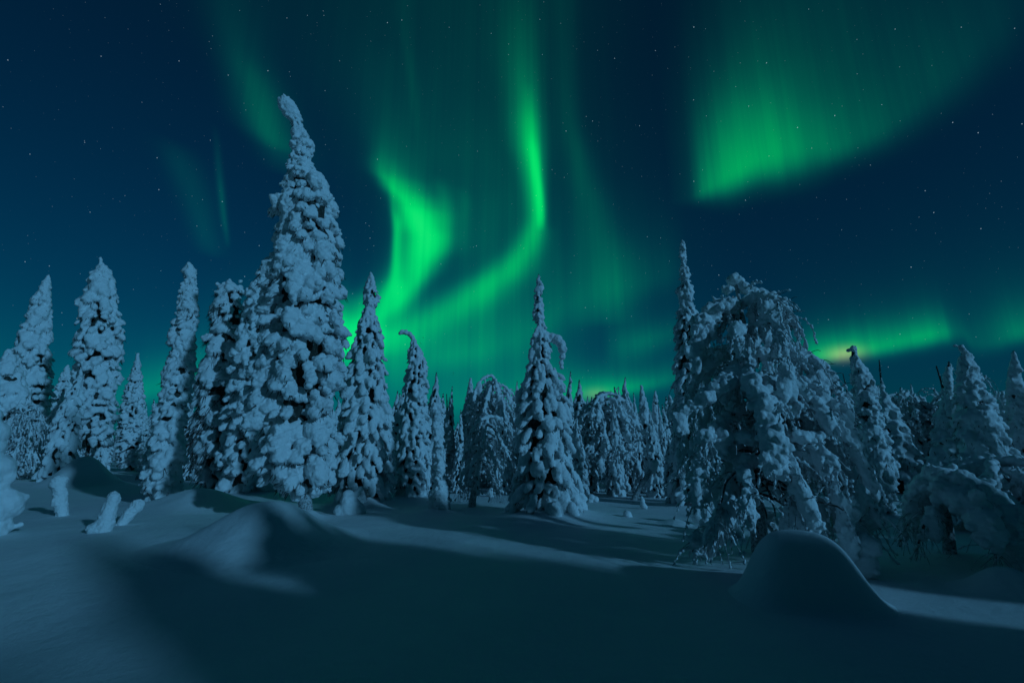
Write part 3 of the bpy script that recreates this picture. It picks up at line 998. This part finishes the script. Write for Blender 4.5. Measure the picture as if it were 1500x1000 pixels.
def leaning_pole():
    B = gpt(930, 732)
    root = tag(empty('leaning_snag', B), 'leaning bare snag topped with a ball of snow beside the weeping tree', 'snag')
    P = lambda x, y: on_plane(B, x, y) - B
    tb = MB(); tb.tube(np.array([P(926, 738), P(938, 712), P(956, 686)]), np.array([.12, .1, .08]), 8)
    link('trunk', tb.mesh('trunk'), RIME, root)
    mb = MB()
    for x, y, r in [(957, 684, 6), (958, 679, 6), (957, 690, 4)]:
        p = P(x, y); mb.spheres([p], [r * mpp(B)], 2)
    link('snow_cap', fuse(mb, 'snow_cap', .03, 2, ((.2, .03),)), SNOW, root)


leaning_pole()


# smooth mounds that grow out of the ground
def mound(cx, base_y, half_px, top_y, label, skew=0.0, sharp=2.0, depth_k=1.0, flat=2.1, kk=1.5):
    B = gpt(cx, base_y)
    q = mpp(B)
    a = half_px * q
    Hh = on_plane(B, cx, top_y)[2] - B[2]
    n = B[:2] / np.linalg.norm(B[:2]); s = np.array([n[1], -n[0]])
    cen = B[:2] + n * a * .35 * depth_k
    N, K = 48, 96
    V, f = [], []
    for i in range(N + 1):
        r = i / N * flat
        for j in range(K):
            t = j / K * 2 * math.pi
            u, w = r * math.cos(t) * a, r * math.sin(t) * a * depth_k
            uu = u - skew * a * (1 - r / flat)
            p = cen + s * uu + n * w
            wob = 1 + .05 * math.sin(3 * t + cx) + .03 * math.sin(5 * t + 2)
            h = Hh * (.87 * math.exp(-(r * wob * kk) ** sharp) + .13 * math.exp(-(r * wob * .95) ** 2)) - .03 * r / flat - .004
            V.append([p[0] - B[0], p[1] - B[1], h + float(relief(p[0], p[1])) - B[2]])
    for i in range(N):
        for j in range(K):
            A, Bq = i * K + j, i * K + (j + 1) % K
            f += [(A, A + K, Bq + K), (A, Bq + K, Bq)]
    mb = MB(); mb.add(V, f)
    o = link('snow_mound', mb.mesh('snow_mound'), GROUND)
    o.location = B
    tag(o, label, 'snow mound')


mound(1180, 880, 62, 780, 'large dark round mound in shadow in front of the gnarled tree', sharp=4.4, kk=.98, skew=0, flat=1.9)
mound(392, 802, 88, 738, 'big smooth mound half lit, half in shadow before the tallest spruce', sharp=2.2, skew=.05, kk=1.2)
mound(292, 744, 66, 716, 'low shadowed mound behind the half lit one, below the three-pronged spruce', sharp=2.0)
mound(1040, 822, 40, 803, 'small low lit mound between the streaks of shadow', sharp=2.0)
mound(1476, 868, 42, 834, 'small shaded mound at the right edge under the arched tree', sharp=2.2)
mound(990, 768, 26, 761, 'very low snow swell left of the small upright lumps', sharp=2.0)
mound(118, 712, 36, 668, 'smooth snow pile at the foot of the broad spiked spruce', sharp=2.2)


# ------------------------------------------------------------------ the forest behind
def proto(seed, H, prof, label, **kw):
    rng = np.random.default_rng(seed)
    root = tag(empty('spruce_tree', (0, 0, 0)), label, 'spruce')
    KIDS[root.name] = []
    z = np.linspace(H, .1, 50)
    R = np.interp(1 - z / H, [p[0] for p in prof], [p[1] for p in prof])
    C = np.stack([.12 * np.sin(z * .9 + seed) * (z / H), .1 * np.cos(z * .7 + seed) * (z / H), z], 1)
    spruce_parts(root, None, C, R, rng, **kw)
    return root


PH = 6.0
BGK = dict(voxel=.055, kids=4)
protos = [
    proto(101, PH, [(0, .05), (.1, .12), (.3, .42), (.6, .62), (1, .75)], '', **{**DROOP, **BGK, 'smin': .1}),
    proto(102, PH, [(0, .05), (.15, .14), (.35, .3), (.7, .5), (1, .58)], '', **{**DROOP, **BGK, 'smin': .1, 'gap': .3}),
    proto(103, PH, [(0, .09), (.1, .22), (.3, .45), (.6, .65), (1, .8)], '', **{**HEAVY, **BGK, 'smax': .3}),
    proto(104, PH, [(0, .03), (.25, .08), (.4, .35), (.7, .6), (1, .8)], '', **{**FEATHER, **BGK, 'smin': .07, 'smax': .2}),
    proto(105, PH, [(0, .06), (.08, .2), (.2, .25), (.5, .55), (1, .7)], '', **{**HEAVY, **BGK, 'smax': .25, 'gap': .25}),
]


def proto_bowed(seed, H, spread):
    rng = np.random.default_rng(seed)
    root = tag(empty('bowed_tree', (0, 0, 0)), '', 'bowed tree')
    T = np.array([.2, .1, H * .93])
    bowed_parts(root, np.array([[0, 0, -.3], [0, 0, .3], T * .5, T]), dome_limbs(T, spread, 22, rng, low=.3), rng, twigs=14, bead=(.035, .08), bead_gap=.13, twig_r=.014, tl=(.5, 1.3), voxel=.06, bead_p=.8)
    return root


bprotos = [proto_bowed(111, 5.0, 1.2), proto_bowed(112, 4.2, 1.4)]
used = set()
rb = random.Random(5)


def place(src, loc, H, wid, rz, label, group):
    h0 = PH if src in protos else (5.0 if src is bprotos[0] else 4.2)
    sc = (wid, wid, H / h0)
    if src.name not in used:
        used.add(src.name)
        src.location, src.scale, src.rotation_euler = loc, sc, (0, 0, rz)
        src['label'], src['group'] = label, group
        return src
    return copy_thing(src, loc, sc, rz, label, group)


GRP = 'snowy spruces in the forest behind'
explicit = [
    (632, 545, 718, 0, .8, 'narrow background spruce rising just right of the hook-tipped spruce'),
    (657, 566, 712, 1, .7, 'thin background spruce between the hook-tipped spruce and the dome topped tree'),
    (684, 556, 712, 2, .8, 'thick topped background spruce left of the dome topped tree'),
    (645, 585, 706, 1, .7, ''), (575, 572, 706, 0, .8, ''), (560, 590, 704, 3, .9, ''), (757, 558, 706, 1, .75, 'background spruce with a needle tip left of the bell shaped spruce'),
    (744, 588, 704, 2, .8, ''), (839, 544, 716, 1, .75, 'dark narrow background spruce, first one right of the bell shaped spruce'),
    (853, 556, 710, 0, 1.0, 'background spruce with a soft tip left of the weeping tree'),
    (926, 552, 716, 0, .9, 'pointed background spruce just right of the weeping tree'), (914, 566, 708, 1, .7, ''),
    (951, 566, 712, 2, .8, 'background spruce behind the snag with a snow ball'), (968, 572, 712, 4, .8, ''),
    (985, 640, 738, 0, .8, 'short snowy spruce at the left foot of the narrow spired spruce'), (938, 600, 706, 2, .9, ''),
    (1306, 568, 716, 1, .8, 'short dark background spruce right of the stout knob-tipped one'),
    (1325, 524, 722, 3, 1.1, 'frosted background spruce with a very long bare spire'),
    (1345, 566, 716, 4, .9, 'background spruce behind the one with the bare spire'),
    (1462, 538, 716, 3, .8, 'spindly spire behind the wide right-hand spruce'),
    (222, 560, 702, 3, .8, ''), (262, 556, 704, 1, .8, ''), (300, 560, 704, 2, .9, ''), (775, 600, 720, 0, .75, ''), (672, 600, 722, 1, .7, ''), (735, 590, 722, 0, .75, ''), (865, 580, 722, 1, .75, ''), (850, 610, 728, 0, .8, ''), (905, 590, 726, 0, .75, ''), (938, 575, 722, 1, .7, ''), (962, 600, 728, 0, .8, ''), (900, 572, 716, 1, .7, ''), (975, 590, 724, 1, .7, ''), (1365, 560, 716, 0, .8, ''), (1335, 590, 722, 1, .8, ''), (700, 590, 706, 0, .9, ''),
]
for (px, ty, by, k, w, lab) in explicit:
    B = gpt(px, by)
    # a leaning look comes from the wide lens alone: the tree itself stands upright
    H = on_plane(B, px, ty)[2] - B[2]
    place(protos[k], B, H, w * H / PH * 1.0, rb.uniform(0, 6.28), lab or 'small snowy spruce among the distant forest trunks', GRP)

n = 0
tries = 0
spots = []
while n < 225 and tries < 8000:
    tries += 1
    a = math.radians(rb.uniform(-52, 52)); d = 24 + 70 * rb.random() ** 1.3
    if d < 38 and a < -.25:
        continue
    x, y = math.sin(a) * d, math.cos(a) * d
    if any((x - q[0]) ** 2 + (y - q[1]) ** 2 < (1.3 + d * .008) ** 2 for q in spots):
        continue
    spots.append((x, y))
    H = rb.uniform(3.2, 5.6) * (1 + d / 160)
    cap = 1.5 + d * (95 / F)       # keeps the skyline where the photograph has it
    H = min(H, cap)
    bow = rb.random() < .07
    B = (x, y, float(relief(np.array(x), np.array(y))))
    if bow:
        place(rb.choice(bprotos), B, H * .8, rb.uniform(.6, 1.0), rb.uniform(0, 6.28), 'small frosted bowed tree among the distant spruces', 'bowed trees in the forest behind')
    else:
        place(rb.choice(protos), B, H, H / PH * rb.uniform(.85, 1.35), rb.uniform(0, 6.28), 'small snowy spruce among the distant forest trunks', GRP)
    n += 1

# the far wood that closes the horizon: one mass of tiny pointed crowns
fw = MB()
rng = np.random.default_rng(7)
nf = 1500
a = np.radians(rng.uniform(-75, 75, nf)); d = rng.uniform(95, 240, nf)
hh = rng.uniform(5, 9, nf)
for lev in range(6):
    f0 = lev / 6
    P = np.stack([np.sin(a) * d, np.cos(a) * d, hh * f0 * .85], 1)
    rad = (1 - f0) * rng.uniform(1.0, 1.6, nf)
    fw.spikes(P, np.stack([rng.normal(0, .08, nf), rng.normal(0, .08, nf), np.ones(nf)], 1), hh * .34, rad)
tag(link('far_forest', fw.mesh('far_forest'), FROST, None, False), 'distant snowy wood along the horizon', 'forest', kind='stuff')

# spruces out of frame behind and beside the camera: their shadows cover the foreground
SH = 'snowy spruces behind the camera'
away = np.array([math.sin(SHADOW_AZ), math.cos(SHADOW_AZ)])       # where shadows point on the snow
across = np.array([away[1], -away[0]])
for (sv_, tip, L, w, k) in [(2.15, 12.6, 26, 1.35, 2), (2.5, 7, 14, 1.4, 0), (2.75, 10.3, 15, 1.3, 4), (2.9, 7.0, 11, 1.7, 2), (4.2, 12.6, 16, 1.4, 0), (4.3, 7.5, 12, 1.7, 2), (4.9, 11.2, 16, 1.6, 4), (5.4, 9.6, 15, 1.5, 2), (5.3, 6, 12, 1.7, 2),
                            (5.8, 3.9, 11, 1.1, 2), (6.1, 5.6, 12, .95, 0), (6.3, 8.5, 15, .32, 1), (5.95, 7.6, 15, .3, 1), (6.62, 4.6, 12, .62, 1), (8.5, 8.0, 15, .85, 0), (9.3, 3.6, 12, 1.5, 2), (10.4, 4, 12, 1.4, 4), (12.6, 5, 13, 1.3, 4)]:
    p = across * sv_ + away * (tip - L)
    place(protos[k], (p[0], p[1], 0), L * math.tan(MOON_EL), w, rb.uniform(0, 6.28), 'snow-laden spruce out of view, shading the dark foreground snow', SH)

for (sv_, tip, L, H, w) in [(.1, 7.5, 25, 8.1, .8), (-1.3, 7.0, 24, 7.6, .8), (-2.9, 6.0, 25, 7.9, .9)]:
    p = across * sv_ + away * (tip - L)
    place(bprotos[0], (p[0], p[1], 0), H, w, rb.uniform(0, 6.28), 'frosted bowed tree out of view, thinly shading the near snow', 'bowed trees behind the camera')

# the same forest goes on beyond the right edge of the frame and shades what stands inside it
for (sx_, rx_, H, w, k) in [(11.5, -11, 5.2, 1.1, 0), (13.2, -15, 6.2, 1.2, 2), (16.0, -13, 5.6, 1.2, 4), (17.5, -16, 6.5, 1.2, 0), (19.5, -12, 6.0, 1.1, 2), (21.5, -15, 6.4, 1.2, 4), (23.5, -11, 6.6, 1.2, 0),
                            (25.5, -14, 6.8, 1.2, 2), (27.5, -10, 6.2, 1.2, 4), (30, -13, 7.0, 1.3, 0), (33, -15, 7.0, 1.3, 2)]:
    p = across * sx_ + away * rx_
    if math.degrees(math.atan2(p[0], p[1])) > 53:
        place(protos[k], (p[0], p[1], 0), H, w, rb.uniform(0, 6.28), 'snow-laden spruce out of view, shading the trees at the right', 'snowy spruces beyond the right edge')

# ------------------------------------------------------------------ ground sheet
az = np.concatenate([np.linspace(-60, 60, 420), np.linspace(60, 300, 122)[1:-1]])
rr = np.concatenate([[0.0], np.geomspace(.5, 4000, 330)])
A, Rr = np.meshgrid(np.radians(az), rr)
GX, GY = np.sin(A) * Rr, np.cos(A) * Rr
GZ = ground_z(GX, GY)
nr, na = GX.shape
V = np.stack([GX, GY, GZ], -1).reshape(-1, 3)
i, j = np.meshgrid(np.arange(nr - 1), np.arange(na), indexing='ij')
p00 = i * na + j; p01 = i * na + (j + 1) % na; p10 = p00 + na; p11 = p01 + na
T = np.concatenate([np.stack([p00, p01, p11], -1).reshape(-1, 3), np.stack([p00, p11, p10], -1).reshape(-1, 3)])
gb = MB(); gb.add(V, T)
me = gb.mesh('ground')
g = link('ground', me, GROUND)
tag(g, 'smooth wind-packed snow with streaks of moon shadow', 'snow', kind='structure')
if me.polygons[len(me.polygons) // 3].normal.z < 0:
    me.flip_normals()
